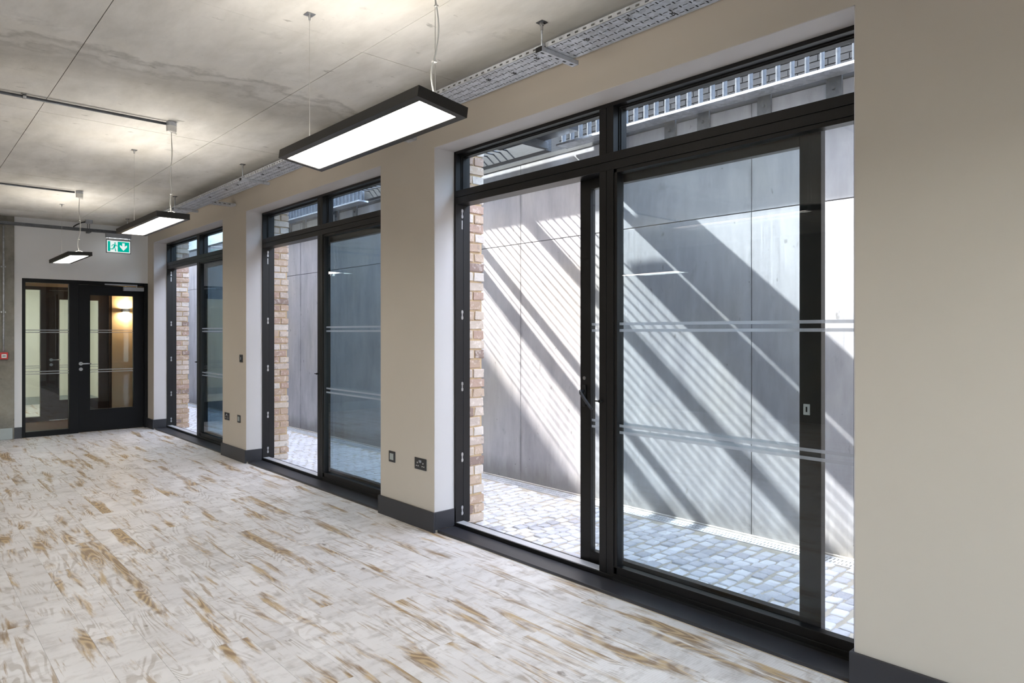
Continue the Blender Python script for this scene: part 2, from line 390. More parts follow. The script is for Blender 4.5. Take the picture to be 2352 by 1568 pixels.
# ------------------------------------------------------------------ ceiling panels
cei = MB().box(LX - 0.2, 3.40, RY - 0.2, BY + 0.2, CZ + 0.006, CZ + 0.3).build('ceiling', 'ceilgap'); tag(cei, 'board-marked concrete ceiling with panel joints', 'ceiling', kind='structure')
xj = [0.785 + 1.18 * i for i in range(-5, 3)]; xj = [LX] + [x for x in xj if LX < x < WX] + [WX]
yj = [3.40 + 2.455 * i for i in range(-3, 5)]; yj = [RY] + [y for y in yj if RY < y < BY] + [BY]
for i in range(len(xj) - 1):
    for j in range(len(yj) - 1):
        g = 0.0022; dz = random.uniform(0, 0.0022)
        MB().box(xj[i] + g, xj[i + 1] - g, yj[j] + g, yj[j + 1] - g, CZ + dz, CZ + 0.012).build('panel', 'ceil', cei)

# ------------------------------------------------------------------ walls
wm = MB(); ys = [RY - 0.2, 1.115, 4.03, 4.755, 7.556, 8.27, 11.12, BY + 0.25]
for a, b in ((ys[0], ys[1]), (ys[2], ys[3]), (ys[4], ys[5]), (ys[6], ys[7])):
    wm.box(WX, 3.226, a, b, -0.12, CZ + 0.006)
for a, b in ((ys[1], ys[2]), (ys[3], ys[4]), (ys[5], ys[6])): wm.box(WX, 3.226, a, b, HEAD, CZ + 0.006)
wwin = wm.build('wall_window', 'wall'); tag(wwin, 'cream painted wall with three tall window openings', 'wall', kind='structure')
def reveal(n):
    a, b = WIN[n]; t = 0.004; m = MB()
    m.box(WX + 0.001, FX + 0.03, b - t, b, 0.02, HEAD); m.box(WX + 0.001, FX + 0.03, a, a + t, 0.02, HEAD); m.box(WX + 0.001, FX + 0.03, a, b, HEAD - t, HEAD)
    m.build('reveal_lining', 'reveal', wwin)
for n in WIN: reveal(n)
wb = MB().box(LX - 0.2, 1.345, BY, BY + 0.16, -0.12, CZ + 0.006).box(1.345, WX, BY, BY + 0.16, 2.192, CZ + 0.006)
wbk = wb.build('wall_back', 'whitewall'); tag(wbk, 'white end wall above the black glazed door', 'wall', kind='structure')
tag(MB().box(LX - 0.2, LX, RY - 0.2, BY + 0.2, -0.12, CZ).build('wall_left', 'column'), 'unseen wall opposite the windows, finished dark to dim glass reflections', 'wall', kind='structure')  # dark concrete stands in for the dim room side in glass reflections
rwm = MB().box(LX, -2.0, RY - 0.2, RY, -0.12, CZ).box(0.98, WX, RY - 0.2, RY, -0.12, CZ).box(-2.0, 0.98, RY - 0.2, RY, -0.12, 0.35).box(-2.0, 0.98, RY - 0.2, RY, 2.75, CZ)  # opening added out of view to let fill daylight in
tag(rwm.build('wall_rear', 'wall'), 'plain cream wall behind the viewpoint', 'wall', kind='structure')
# concrete column at the left end of the back wall
colm = empty('wall_concrete', (-1.6, BY - 0.02, 0), 'bare grey concrete wall at the left end of the white end wall', 'wall', kind='structure')
MB().box(LX + 0.002, 1.257, BY - 0.035, BY - 0.001, 0.0, CZ - 0.001).build('shaft', 'column', colm, bevel=0.004)
MB().box(LX + 0.002, 1.235, BY - 0.055, BY - 0.035, 0.001, 0.155).build('skirting', 'skirtlight', colm, bevel=0.003)

# skirting boards
def skirt(name, parts, label):
    m = MB()
    for p in parts: m.box(*p)
    tag(m.build(name, 'skirt', bevel=0.003), label, 'skirting', kind='structure')
T = 0.018; SH = 0.146
def pier_skirt(name, y0, y1, label, wrap0=True, wrap1=True):
    parts = [(WX - T, WX - 0.0005, y0 - (T if wrap0 else 0), y1 + (T if wrap1 else 0), 0.001, SH)]
    if wrap0: parts.append((WX - 0.0005, FX - 0.004, y0 - T, y0 - 0.0005, 0.019, SH))
    if wrap1: parts.append((WX - 0.0005, FX - 0.004, y1 + 0.0005, y1 + T, 0.019, SH))
    skirt(name, parts, label)
pier_skirt('baseboard_near', RY, 1.115, 'charcoal skirting on the wall at the right edge of the picture', False, True)
pier_skirt('baseboard_middle', 4.03, 4.755, 'charcoal skirting wrapping the pier beside the nearest window')
pier_skirt('baseboard_far', 7.556, 8.27, 'charcoal skirting wrapping the pier between the two farther windows')
pier_skirt('baseboard_corner', 11.12, BY, 'charcoal skirting at the room corner beside the black door', True, False)
skirt('baseboard_back', [(1.257, 1.344, BY - 0.018, BY - 0.0005, 0.001, 0.15)], 'short black skirting between bare concrete and glazed door')

# ------------------------------------------------------------------ windows, sills and sliding doors
rw4 = empty('window_4', (-0.51, RY - 0.1, 0.35), 'added unseen black framed window behind the viewpoint, letting in fill daylight', 'window', kind='structure')  # unseen window added to brighten the near wall and ceiling
for i in range(3): MB().box(-2.0 + i * 1.46, -1.94 + i * 1.46, RY - 0.14, RY - 0.06, 0.351, 2.749).build('mullion', 'frame', rw4)
MB().box(-1.94, 0.92, RY - 0.14, RY - 0.06, 0.351, 0.41).box(-1.94, 0.92, RY - 0.14, RY - 0.06, 2.69, 2.749).build('rail', 'frame', rw4)
for i in range(2): MB().box(-1.94 + i * 1.46, -0.54 + i * 1.46, RY - 0.11, RY - 0.09, 0.41, 2.69).build('pane', 'glass', rw4)
names = {1: 'farthest window', 2: 'middle window', 3: 'nearest window'}
def window(n, lead):
    a, b = WIN[n]; c = (a + b) / 2; nm = names[n]
    w_ = empty('window_%d' % n, (FX + 0.06, c, 0.02), 'black aluminium %s with transom lights and fixed right pane' % nm, 'window', kind='structure')
    D = 3.205; fw = 0.022
    # outer frame
    for y0, y1 in ((b - fw - 0.004, b - 0.004), (a + 0.004, a + fw + 0.004)):
        MB().box(FX, 3.226, y0, y1, 0.03, HEAD - 0.006).build('jamb', 'frame', w_, bevel=0.0015)
    MB().box(FX, D, a + 0.004, b - 0.004, HEAD - 0.004 - fw, HEAD - 0.0045).build('head', 'frame', w_, bevel=0.0015)
    # transom: two rails with a groove between
    for z0, z1 in ((2.443, 2.492), (2.392, 2.440)):
        MB().box(FX, D, a + fw + 0.004, b - fw - 0.004, z0, z1).build('transom', 'frame', w_, bevel=0.0015)
    MB().box(FX + 0.006, D - 0.01, a + fw, b - fw, 2.439, 2.444).build('transom_gasket', 'gasket', w_)
    # mullion pair
    for y0, y1 in ((c + 0.0015, c + 0.053), (c - 0.053, c - 0.0015)):
        MB().box(FX, D - 0.03, y0, y1, 0.03, 2.392).build('mullion', 'frame', w_, bevel=0.0015)
        MB().box(FX, D, y0, y1, 2.492, HEAD - 0.005 - fw).build('mullion', 'frame', w_, bevel=0.0015)
    MB().box(FX + 0.006, D - 0.04, c - 0.002, c + 0.002, 0.03, HEAD - 0.03).build('mullion_gasket', 'gasket', w_)
    # upper lights: beads, gasket, glass
    zt0, zt1 = 2.492, HEAD - 0.005 - fw
    for y0, y1 in ((c + 0.053, b - fw - 0.004), (a + fw + 0.004, c - 0.053)):
        g = 0.012; m = MB()
        for q in ((y0, y0 + g, zt0, zt1), (y1 - g, y1, zt0, zt1), (y0 + g, y1 - g, zt0, zt0 + g), (y0 + g, y1 - g, zt1 - g, zt1)): m.box(3.150, 3.200, *q)
        m.build('glazing_bead', 'frame', w_, bevel=0.0015)
        m = MB(); g2 = 0.006
        for q in ((y0, y0 + g2, zt0, zt1), (y1 - g2, y1, zt0, zt1), (y0, y1, zt0, zt0 + g2), (y0, y1, zt1 - g2, zt1)): m.box(3.140, 3.1495, *q)
        m.build('gasket', 'gasket', w_)
        MB().box(3.166, 3.190, y0 + 0.004, y1 - 0.004, zt0 + 0.004, zt1 - 0.004).build('pane', 'glass', w_)
    # fixed lower pane with its sash
    y0, y1 = a + fw + 0.004, c - 0.053; s = 0.05; m = MB()
    z0, z1 = 0.03, 2.392
    for q in ((y0, y0 + s, z0, z1), (y1 - s + 0.028, y1, z0, z1), (y0, y1, z0, z0 + 0.062), (y0, y1, z1 - 0.022, z1)): m.box(FX + 0.006, 3.160, *q)
    m.build('sash', 'frame', w_, bevel=0.002)
    MB().box(FX - 0.004, FX + 0.006, y0, y1, z0 + 0.002, z0 + 0.026).build('sash_step', 'frame', w_, bevel=0.002)
    MB().box(FX + 0.0005, FX + 0.012, y0, y1, z0 + 0.062, z0 + 0.070).build('sash_bead', 'frame', w_, bevel=0.001)
    gp = MB().box(3.122, 3.146, y0 + s - 0.004, y1 - 0.018, z0 + 0.058, z1 - 0.018).build('pane', 'glass', w_)
    m = MB()
    for zb in (1.490, 1.452, 0.901, 0.863): m.box(3.1205, 3.1215, y0 + s - 0.002, y1 - 0.02, zb, zb + 0.0155)
    m.build('frosted_band', 'frost', w_)
    # threshold: black step and silver track in the open half
    MB().box(FX - 0.006, FX + 0.006, c - 0.053, b - 0.004, 0.020, 0.044).build('threshold_edge', 'frame', w_, bevel=0.002)
    MB().box(FX + 0.006, 3.165, c - 0.053, b - fw - 0.004, 0.018, 0.046).build('threshold', 'track', w_, bevel=0.002)
    MB().box(3.190, 3.235, a + 0.03, b - 0.03, -0.02, 0.022).build('outer_track', 'paintsteel', w_, bevel=0.002)
    MB().box(3.1655, 3.19, a + 0.02, b - 0.02, -0.01, 0.036).build('track_channel', 'gasket', w_)
    MB().box(FX - 0.006, 3.165, a + 0.004, b - 0.004, -0.02, 0.0175).box(FX - 0.006, 3.160, a + 0.004, c - 0.0535, 0.0175, 0.0318).build('sub_sill', 'gasket', w_)
    # lock keeps down the left jamb
    for zz in (2.33, 1.578, 1.045, 0.52, 0.125):
        k = MB().box(3.146, 3.156, b - fw - 0.0065, b - fw - 0.004, zz - 0.035, zz + 0.035)
        k.box(3.142, 3.160, b - fw - 0.0075, b - fw - 0.004, zz - 0.030, zz - 0.012).box(3.142, 3.160, b - fw - 0.0075, b - fw - 0.004, zz + 0.012, zz + 0.030)
        if zz > 2: k.box(3.145, 3.155, b - fw - 0.0065, b - fw - 0.004, zz - 0.115, zz - 0.05)
        k.build('lock_keep', 'steel', w_)
    MB().box(3.164, 3.168, b - fw - 0.006, b - fw - 0.004, 0.05, 2.38).build('weather_seal', 'gasket', w_)
    # small thumb lever on the mullion
    lv = MB().tube([(FX - 0.001, c + 0.035, 1.045), (FX - 0.022, c + 0.035, 1.045)], 0.009, 10); lv.box(FX - 0.022, FX - 0.014, c + 0.03, c + 0.075, 1.041, 1.049)
    lv.build('thumb_lever', 'gasket', w_, bevel=0.001)
    # interior board
    tag(MB().box(2.93, FX - 0.006, a + T + 0.001, b - T - 0.001, 0.0005, 0.0185).build('trim_%d' % n, 'skirt', bevel=0.002), 'dark grey floor-level sill board of the %s' % nm, 'sill', kind='structure')
    # sliding leaf parked behind the fixed pane
    L0, L1 = 3.192, 3.238; tr = lead - 1.49; sl_ = 0.082
    d = empty('door_%d' % n, ((L0 + L1) / 2, lead - 0.745, 0.022), 'black framed sliding glass door parked behind the fixed pane of the %s' % nm, 'door', kind='structure')
    for y0_, y1_ in ((lead - sl_, lead), (tr, tr + 0.102)): MB().box(L0, L1, y0_, y1_, 0.024, 2.412).build('stile', 'frame', d, bevel=0.002)
    MB().box(L0, L1, tr + 0.102, lead - sl_, 0.024, 0.105).build('bottom_rail', 'frame', d, bevel=0.002)
    MB().box(L0, L1, tr + 0.102, lead - sl_, 2.33, 2.412).build('top_rail', 'frame', d, bevel=0.002)
    MB().box(L0 - 0.002, L0, lead - 0.004, lead - 0.0005, 0.03, 2.40).build('edge_seal', 'gasket', d)
    MB().box(L0 + 0.012, L0 + 0.034, tr + 0.098, lead - sl_ + 0.004, 0.10, 2.334).build('pane', 'glass', d)
    m = MB()
    for zb in (1.490, 1.452, 0.901, 0.863): m.box(L0 + 0.0105, L0 + 0.0115, tr + 0.102, lead - sl_, zb, zb + 0.0155)
    m.build('frosted_band', 'frost', d)
    hy = lead - 0.034; h = MB()
    h.tube([(L0, hy, 1.165), (L0 - 0.006, hy, 1.165)], 0.011, 12)
    ho = h.build('key_cylinder', 'steel', d, smooth=False)
    bp = MB().box(L0 - 0.010, L0, hy - 0.014, hy + 0.014, 0.99, 1.125).build('handle_plate', 'gasket', d, bevel=0.004)
    MB().tube([(L0 - 0.008, hy, 1.085), (L0 - 0.040, hy, 1.085), (L0 - 0.050, hy - 0.012, 1.075), (L0 - 0.050, hy - 0.055, 1.028), (L0 - 0.046, hy - 0.098, 0.982)], [0.010, 0.010, 0.010, 0.009, 0.008], 10).build('lever', 'paintsteel', bp, smooth=True)
    ey = tr + 0.066; e = MB().box(L0 - 0.004, L0, ey - 0.016, ey + 0.016, 1.060, 1.112).build('escutcheon', 'whiteplastic', d, bevel=0.003)
    MB().box(L0 - 0.0046, L0 - 0.0041, ey - 0.004, ey + 0.004, 1.074, 1.099).build('keyhole', 'gasket', e)
window(3, 2.862); window(2, 6.30); window(1, 9.83)

# ------------------------------------------------------------------ outer brick skin
def brick_skin(name, y0, y1, label, detail=True):
    o = MB().box(3.232, 3.415, y0 + 0.010, y1 - 0.003, -0.05, 3.05).build(name, 'mortar'); tag(o, label, 'wall', kind='structure')
    if not detail: return
    kinds = {}
    def bm_(sx, sy):
        kk = (round(sx, 3), round(sy, 3), random.randint(0, 3))
        if kk not in kinds: kinds[kk] = chamfer_mesh('brick_mesh', sx, sy, 0.064, 0.005, 'brick', jit=0.003, seg=1)
        return kinds[kk]
    n = 0; z = -0.02
    while z < 2.98:
        rec = 0.032 if n % 6 == 4 else 0.0
        x1 = 3.432 - rec + random.uniform(-0.004, 0.004)
        if n % 2 == 0: spans = [(3.228, x1, 0.215)]
        else: spans = [(3.228, 3.322 + random.uniform(-0.012, 0.012), 0.10), (0, x1, 0.10)]; spans[1] = (spans[0][1] + 0.011, x1, 0.10)
        for xa, xb, ln in spans:
            ya = y0 + random.uniform(-0.003, 0.003)
            place('brick', bm_(xb - xa, ln), o, ((xa + xb) / 2, ya + ln / 2, z + 0.033 + random.uniform(-0.002, 0.002)), (random.uniform(-0.01, 0.01), random.uniform(-0.012, 0.012), random.uniform(-0.01, 0.01)))
        z += 0.0745; n += 1
brick_skin('wall_brick_near', 4.085, 4.70, 'buff brick pier outside, left of the nearest window')
brick_skin('wall_brick_middle', 7.612, 8.215, 'buff brick pier outside, left of the middle window')
brick_skin('wall_brick_far', 11.175, 12.6, 'buff brick pier outside, left of the farthest window')
brick_skin('wall_brick_front', RY, 1.06, 'buff brick facade beyond the right edge of the picture', False)
tag(MB().box(3.275, 3.415, 12.61, 20.0, -0.05, 3.05).build('wall_courtyard_side', 'pave'), 'pale rendered wall farther along the courtyard', 'wall', kind='structure')
tag(MB().box(3.262, 3.42, RY, 20.0, 3.055, 5.15).build('wall_facade', 'pave'), 'pale facade above the windows', 'wall', kind='structure')
tag(MB().box(LX, 3.26, RY, 18.0, CZ + 0.31, CZ + 0.5).build('ceiling_upper', 'ceilgap'), 'upper floor slab', 'slab', kind='structure')

# ------------------------------------------------------------------ courtyard: retaining wall, setts, drain
rw = MB().box(RX + 0.008, RX + 0.3, -3.5, 20.0, -0.2, 3.10).build('wall_retaining', 'retgap'); tag(rw, 'tall grey concrete retaining wall across the sunken courtyard', 'wall', kind='structure')
yj = [-2.40 + 2.438 * i for i in range(0, 10)]
for i in range(len(yj) - 1):
    for z0, z1 in ((-0.1, 2.3165), (2.3235, 3.10)):
        dx = random.uniform(0, 0.003)
        MB().box(RX + dx, RX + 0.02, yj[i] + 0.0025, yj[i + 1] - 0.0025, z0, z1).build('panel', 'retain', rw, bevel=0.002)
tag(MB().box(RX, 9.0, -6, 20.0, 3.101, 3.14).build('pavement', 'asphalt'), 'street level paving above the retaining wall', 'pavement', kind='structure')
cy = MB().box(3.20, RX, -3.4, 20.0, -0.30, -0.0275).build('floor_courtyard', 'settmortar'); tag(cy, 'courtyard floor of grey granite setts', 'paving', kind='structure')
sm = [chamfer_mesh('sett_mesh', 0.092 + random.uniform(-0.008, 0.004), 0.082 + random.uniform(-0.008, 0.004), 0.06, 0.013, 'sett', jit=0.003, seg=2) for _ in range(8)]
spots = []
y = -3.3; row = 0
while y < 17.5:
    x = 3.285 + (0.05 if row % 2 else 0.0) + random.uniform(-0.01, 0.01)
    while x < 4.40:
        yy = y + 0.012 * math.sin(x * 9 + row * 0.7) + random.uniform(-0.004, 0.004)
        spots.append((x + random.uniform(-0.005, 0.005), yy, -0.050 + random.uniform(-0.005, 0.004), random.uniform(-0.08, 0.08))); x += 0.102
    y += 0.092; row += 1
def seen(s): return 1.25 < s[1] < 4.6 and s[0] > 3.3
near = sorted([s for s in spots if seen(s)], key=lambda s: s[0] * 0.674 + s[1] * 0.739)[:300]
ns = set(id(s) for s in near)
for s in near: place('sett', random.choice(sm), cy, s[:3], (random.uniform(-0.04, 0.04), random.uniform(-0.04, 0.04), s[3]))
vs, fs = [], []
for s in spots:
    if id(s) in ns: continue
    me = random.choice(sm); b = len(vs); R_ = Matrix.Rotation(s[3], 3, 'Z'); p = Vector(s[:3])
    vs += [tuple(R_ @ v.co + p) for v in me.vertices]; fs += [tuple(b + i for i in q.vertices) for q in me.polygons]
me = bpy.data.meshes.new('sett_field'); me.from_pydata(vs, [], fs); me.materials.append(M['sett']); me.shade_smooth()
o = bpy.data.objects.new('sett_field', me); COL.objects.link(o); o.parent = cy; o.location = -WL[cy.name]; o['kind'] = 'stuff'
# drain: galvanised grates, one metre each
dr = empty('drain_channel', (4.51, 5.0, -0.03), 'long galvanised slotted drain at the foot of the concrete wall', 'drain')
xs = [4.440, 4.452, 4.472, 4.480, 4.503, 4.515, 4.538, 4.546, 4.566, 4.580]
holecols = {1: 0, 3: 1, 5: 0, 7: 1}
xs = [4.440, 4.456, 4.492, 4.512, 4.548, 4.564]
yl = [0.0]
for q in range(40): yl += [q * 0.025 + 0.009, q * 0.025 + 0.0175]
yl.append(0.997)
gm = None
for i in range(-2, 15):
    if gm is None:
        g = MB().perf(xs, yl, -0.026, lambda a_, b_: a_ in (1, 3) and b_ % 2 == 1, 0.004).build('grate', 'galv', dr, loc=(4.44, 0, -0.026)); gm = g.data; g.location = Vector((4.44, float(i), -0.026)) - WL[dr.name]
    else: place('grate', gm, dr, (4.44, float(i), -0.026))
MB().box(4.43, 4.44, -2, 15, -0.033, -0.020).box(4.564, 4.575, -2, 15, -0.033, -0.020).build('channel_rim', 'track', dr)
MB().box(4.44, 4.564, -2, 15, -0.0335, -0.0325).build('channel_bed', 'gasket', dr)
tag(MB().box(4.576, RX + 0.006, -2, 15, -0.034, -0.012).build('concrete_kerb', 'pave'), 'pale mortar strip between drain and retaining wall', 'kerb', kind='structure')

# ------------------------------------------------------------------ street-level railing, steel bridge, brick wall opposite
def railing(y0, y1, label):
    r = empty('street_railing', (4.51, (y0 + y1) / 2, 3.13), label, 'railing', 'railings on top of the retaining wall')
    MB().box(4.44, 4.585, y0, y1, 3.125, 3.145).build('bottom_rail', 'galv', r, bevel=0.002)
    MB().box(4.50, 4.55, y0, y1, 4.22, 4.235).build('top_rail', 'galv', r, bevel=0.002)
    bme_ = None; n = int((y1 - y0) / 0.1)
    for i in range(n + 1):
        y = y0 + 0.02 + i * (y1 - y0 - 0.04) / n
        if bme_ is None: bme_ = MB().box(4.50, 4.55, y - 0.005, y + 0.005, 3.145, 4.22).build('baluster', 'galvdark', r).data; ref = y
        else: place('baluster', bme_, r, (4.525, y, 3.145))
    p = y0 + 0.30
    for y in ([1.885, 2.37, 2.86, 3.16] if y0 < 2 else [y0 + 0.35 + 0.5 * i for i in range(int((y1 - y0) / 0.5))]):
        pl = MB().box(4.578, RX - 0.001, y - 0.051, y + 0.051, 2.985, 3.124).build('fixing_plate', 'galvdark', r, bevel=0.002)
        MB().tube([(4.578, y, 3.05), (4.560, y, 3.05)], 0.012, 6).build('bolt', 'galvdark', pl)
railing(0.2, 4.28, 'galvanised flat-bar railing seen through the upper lights of the nearest window')
railing(7.78, 12.6, 'galvanised flat-bar railing seen through the upper lights of the middle window')
br = empty('steel_footbridge', (4.0, 6.05, 3.14), 'dark steel grating footbridge over the courtyard between two railings', 'footbridge')
ZB = 3.17
MB().box(4.476, 4.56, 4.45, 7.70, 3.13, 3.27).build('edge_channel', 'paintsteel', br, bevel=0.003)
MB().box(3.43, 3.50, 4.45, 7.70, 3.13, 3.27).build('edge_channel', 'paintsteel', br, bevel=0.003)
for yc, wd in ((6.82, 0.15), (6.50, 0.07), (5.56, 0.085)): MB().box(3.50, 4.476 if yc > 5 else 4.36, yc - wd / 2, yc + wd / 2, ZB, ZB + 0.07).build('cross_beam', 'paintsteel', br, bevel=0.002)
bm2 = None
for i in range(27):
    y = 4.98 + i * 0.1
    if bm2 is None: bm2 = MB().tube([(3.50, y, ZB + 0.06), (4.476, y, ZB + 0.06)], 0.007, 6).build('grating_bar', 'paintsteel', br).data
    else: place('grating_bar', bm2, br, (3.988, y, ZB + 0.053))
MB().box(3.50, 4.435, 4.00, 4.47, 3.20, 3.27).build('deck_plate', 'paintsteel', br, bevel=0.003)
MB().box(3.50, 4.36, 4.60, 4.94, 3.20, 3.25).build('deck_plate', 'paintsteel', br, bevel=0.003)
MB().box(3.50, 4.475, 4.405, 4.449, 3.13, 3.199).build('end_beam', 'galvdark', br, bevel=0.003)
bw = MB().box(7.53, 7.8, -3, 14.0, 3.141, 5.3).build('wall_opposite', 'darkmortar'); tag(bw, 'brick wall beyond the street railing, its shade put into the dark colour', 'wall', kind='structure')
vs, fs = [], []; 
for r_ in range(28):
    y = -0.2 + (0.11 if r_ % 2 else 0)
    while y < 7.0:
        j = random.uniform(-0.004, 0.004); m = MB().box(7.515 + j, 7.54, y, y + 0.213, 3.15 + r_ * 0.075, 3.15 + r_ * 0.075 + 0.064); b = len(vs)
        vs += m.v; fs += [tuple(b + i for i in q) for q in m.f]; y += 0.224
me = bpy.data.meshes.new('brick_courses'); me.from_pydata(vs, [], fs); me.materials.append(M['brickdark'])
o = bpy.data.objects.new('brick_courses', me); COL.objects.link(o); o.parent = bw; o.location = -WL[bw.name]; o['kind'] = 'stuff'
tag(MB().box(-2.0, 3.0, 20.0, 21.0, 3.3, 14.2).box(3.0, 16.0, 20.0, 22.0, -0.3, 24.0).build('wall_sun_block', 'pave'), 'added masses at the far end of the courtyard, shaped to block the sun', 'wall', kind='structure')  # added blocks, heights set to keep sun off the courtyard and opposite walls
tag(MB().box(3.26, RX, -3.6, -3.4, -0.3, 3.1).build('wall_courtyard_end', 'pave'), 'near end wall of the courtyard', 'wall', kind='structure')

# ------------------------------------------------------------------ door_4 in the back wall and what lies behind it
def glazed_screen(name, x0, yf, label, matf, kind='structure'):
    d = empty(name, (x0 + 0.78, yf + 0.04, 0), label, 'door', kind=kind)
    x1 = x0 + 1.57; Y0, Y1 = yf, yf + 0.10; zt = 2.19
    MB().box(x0, x0 + 0.040, Y0, Y1, 0.001, zt).build('frame_post', matf, d, bevel=0.003)
    MB().box(x0 + 0.550, x0 + 0.665, Y0, Y1, 0.001, zt - 0.05).build('frame_post', matf, d, bevel=0.003)
    MB().box(x1 - 0.045, x1, Y0, Y1, 0.001, zt).build('frame_post', matf, d, bevel=0.003)
    MB().box(x0 + 0.040, x1 - 0.045, Y0, Y1, zt - 0.052, zt).build('frame_head', matf, d, bevel=0.003)
    MB().box(x0 + 0.040, x0 + 0.550, Y0, Y1, 0.001, 0.075).build('frame_sill', matf, d, bevel=0.003)
    MB().box(x0 + 0.034, x0 + 0.556, Y0 + 0.04, Y0 + 0.052, 0.072, zt - 0.05).build('pane', 'glass', d)
    m = MB()
    for zb in (1.472, 1.440, 0.895, 0.862): m.box(x0 + 0.04, x0 + 0.55, Y0 + 0.0385, Y0 + 0.0395, zb, zb + 0.013)
    m.build('frosted_band', 'frost', d)
    # leaf
    a, b = x0 + 0.668, x1 - 0.048; lf = MB(); ly0, ly1 = Y0 + 0.045, Y0 + 0.09
    gx0, gx1, gz0, gz1 = x0 + 0.815, x0 + 1.380, 0.325, 1.988
    lf.box(a, gx0, ly0, ly1, 0.008, zt - 0.055).box(gx1, b, ly0, ly1, 0.008, zt - 0.055).box(gx0, gx1, ly0, ly1, 0.008, gz0).box(gx0, gx1, ly0, ly1, gz1, zt - 0.055)
    leaf = lf.build('leaf', matf, d)
    m = MB(); g = 0.014
    for q in ((gx0 - g, gx0, gz0 - g, gz1 + g), (gx1, gx1 + g, gz0 - g, gz1 + g), (gx0, gx1, gz0 - g, gz0), (gx0, gx1, gz1, gz1 + g)): m.box(q[0], q[1], ly0 - 0.006, ly0, q[2], q[3])
    m.build('glazing_bead', matf, leaf, bevel=0.001)
    MB().box(gx0 - 0.004, gx1 + 0.004, ly0 + 0.015, ly0 + 0.03, gz0 - 0.004, gz1 + 0.004).build('pane', 'glass', leaf)
    m = MB()
    for zb in (1.472, 1.440, 0.895, 0.862): m.box(gx0, gx1, ly0 + 0.013, ly0 + 0.014, zb, zb + 0.013)
    m.build('frosted_band', 'frost', leaf)
    hx = x0 + 0.700; h = MB().tube([(hx, ly0, 0.995), (hx, ly0 - 0.008, 0.995)], 0.026, 20)
    rose = h.build('handle_rose', 'steel', leaf)
    MB().tube([(hx, ly0 - 0.008, 0.995), (hx, ly0 - 0.045, 0.995), (hx + 0.012, ly0 - 0.052, 0.995), (hx + 0.12, ly0 - 0.052, 0.995)], 0.0095, 10).build('lever', 'steel', rose, smooth=True)
    MB().tube([(hx, ly0, 0.915), (hx, ly0 - 0.010, 0.915)], 0.024, 20).build('lock_cylinder', 'steel', leaf)
    return d, leaf
d4, leaf4 = glazed_screen('door_4', 1.345, BY - 0.004, 'black glazed door with sidelight in the white end wall', 'doorpaint')
cl = MB().box(2.585, 2.855, BY - 0.03, BY + 0.04, 2.066, 2.122).build('door_closer', 'greyplastic', d4, bevel=0.003)
MB().box(2.335, 2.765, BY - 0.028, BY - 0.006, 2.142, 2.160).build('closer_arm', 'greyplastic', cl, bevel=0.002)
MB().tube([(2.757, BY - 0.018, 2.121), (2.757, BY - 0.018, 2.145)], 0.008, 8).build('closer_pin', 'greyplastic', cl)
# corridor shell
CB = 13.35
tag(MB().box(-1.0, 3.25, BY + 0.10, CB, -0.1, -0.002).build('floor_corridor', 'carpet'), 'brown carpet of the corridor behind the glazed door', 'floor', kind='structure')
tag(MB().box(-1.0, 3.25, BY + 0.26, CB + 0.2, 2.62, 2.72).build('ceiling_corridor', 'corrwall'), 'corridor ceiling', 'ceiling', kind='structure')
m = MB().box(-1.0, 1.27, CB, CB + 0.12, 0, 2.62).box(1.27, 2.84, CB, CB + 0.12, 2.192, 2.62).box(2.84, 3.25, CB, CB + 0.12, 0, 2.62)
tag(m.build('wall_corridor', 'corrwall'), 'beige corridor wall behind the glazed door', 'wall', kind='structure')
tag(MB().box(3.25, 3.272, BY + 0.26, CB + 0.12, 0, 2.62).box(-1.1, -1.0, BY + 0.1, CB, 0, 2.62).build('wall_corridor_ends', 'corrwall'), 'end walls of the corridor', 'wall', kind='structure')
d5, _ = glazed_screen('door_5', 1.27, CB + 0.005, 'second dark glazed door across the corridor, seen through the first', 'browndoor')
tag(MB().box(-1.0, 3.1, CB + 0.12, 16.7, -0.1, -0.002).build('floor_far_room', 'floor'), 'pale timber floor of the room across the corridor', 'floor', kind='structure')
m = MB().box(-1.0, 3.1, 16.6, 16.7, 0, 2.8).box(-1.1, -1.0, CB + 0.12, 16.7, 0, 2.8).box(3.1, 3.2, CB + 0.12, 16.6, 0, 2.8).box(-1.0, 3.1, CB + 0.12, 16.7, 2.7, 2.8)
tag(m.build('wall_far_room', 'palewall'), 'pale walls of the room across the corridor', 'wall', kind='structure')
tag(MB().box(-1.0, 3.1, 16.58, 16.599, 0, 0.15).box(3.08, 3.099, CB + 0.2, 16.58, 0, 0.15).build('baseboard_far_room', 'skirtlight'), 'grey skirting of the room across the corridor', 'skirting', kind='structure')
fl = empty('ceiling_light', (1.6, 15.0, 2.62), 'lit ceiling panel in the pale room across the corridor', 'light')
MB().box(1.0, 2.2, 14.7, 15.3, 2.66, 2.698).build('frame', 'whiteplastic', fl); MB().lit(1.03, 2.17, 14.73, 15.27, 2.650, 2.6595, True).build('diffuser', ['whiteplastic', 'paleglow'], fl)
sc_ = empty('wall_sconce', (3.03, CB, 1.83), 'small up-and-down wall light glowing warm behind the door glass', 'wall light')
MB().box(2.98, 3.10, CB - 0.10, CB - 0.001, 1.80, 1.855).build('housing', 'greyplastic', sc_, bevel=0.003)
MB().lit(2.995, 3.085, CB - 0.085, CB - 0.02, 1.8555, 1.858, False).build('up_lens', ['whiteplastic', 'sconce'], sc_); MB().lit(2.995, 3.085, CB - 0.085, CB - 0.02, 1.797, 1.7995, True).build('down_lens', ['whiteplastic', 'sconce'], sc_)

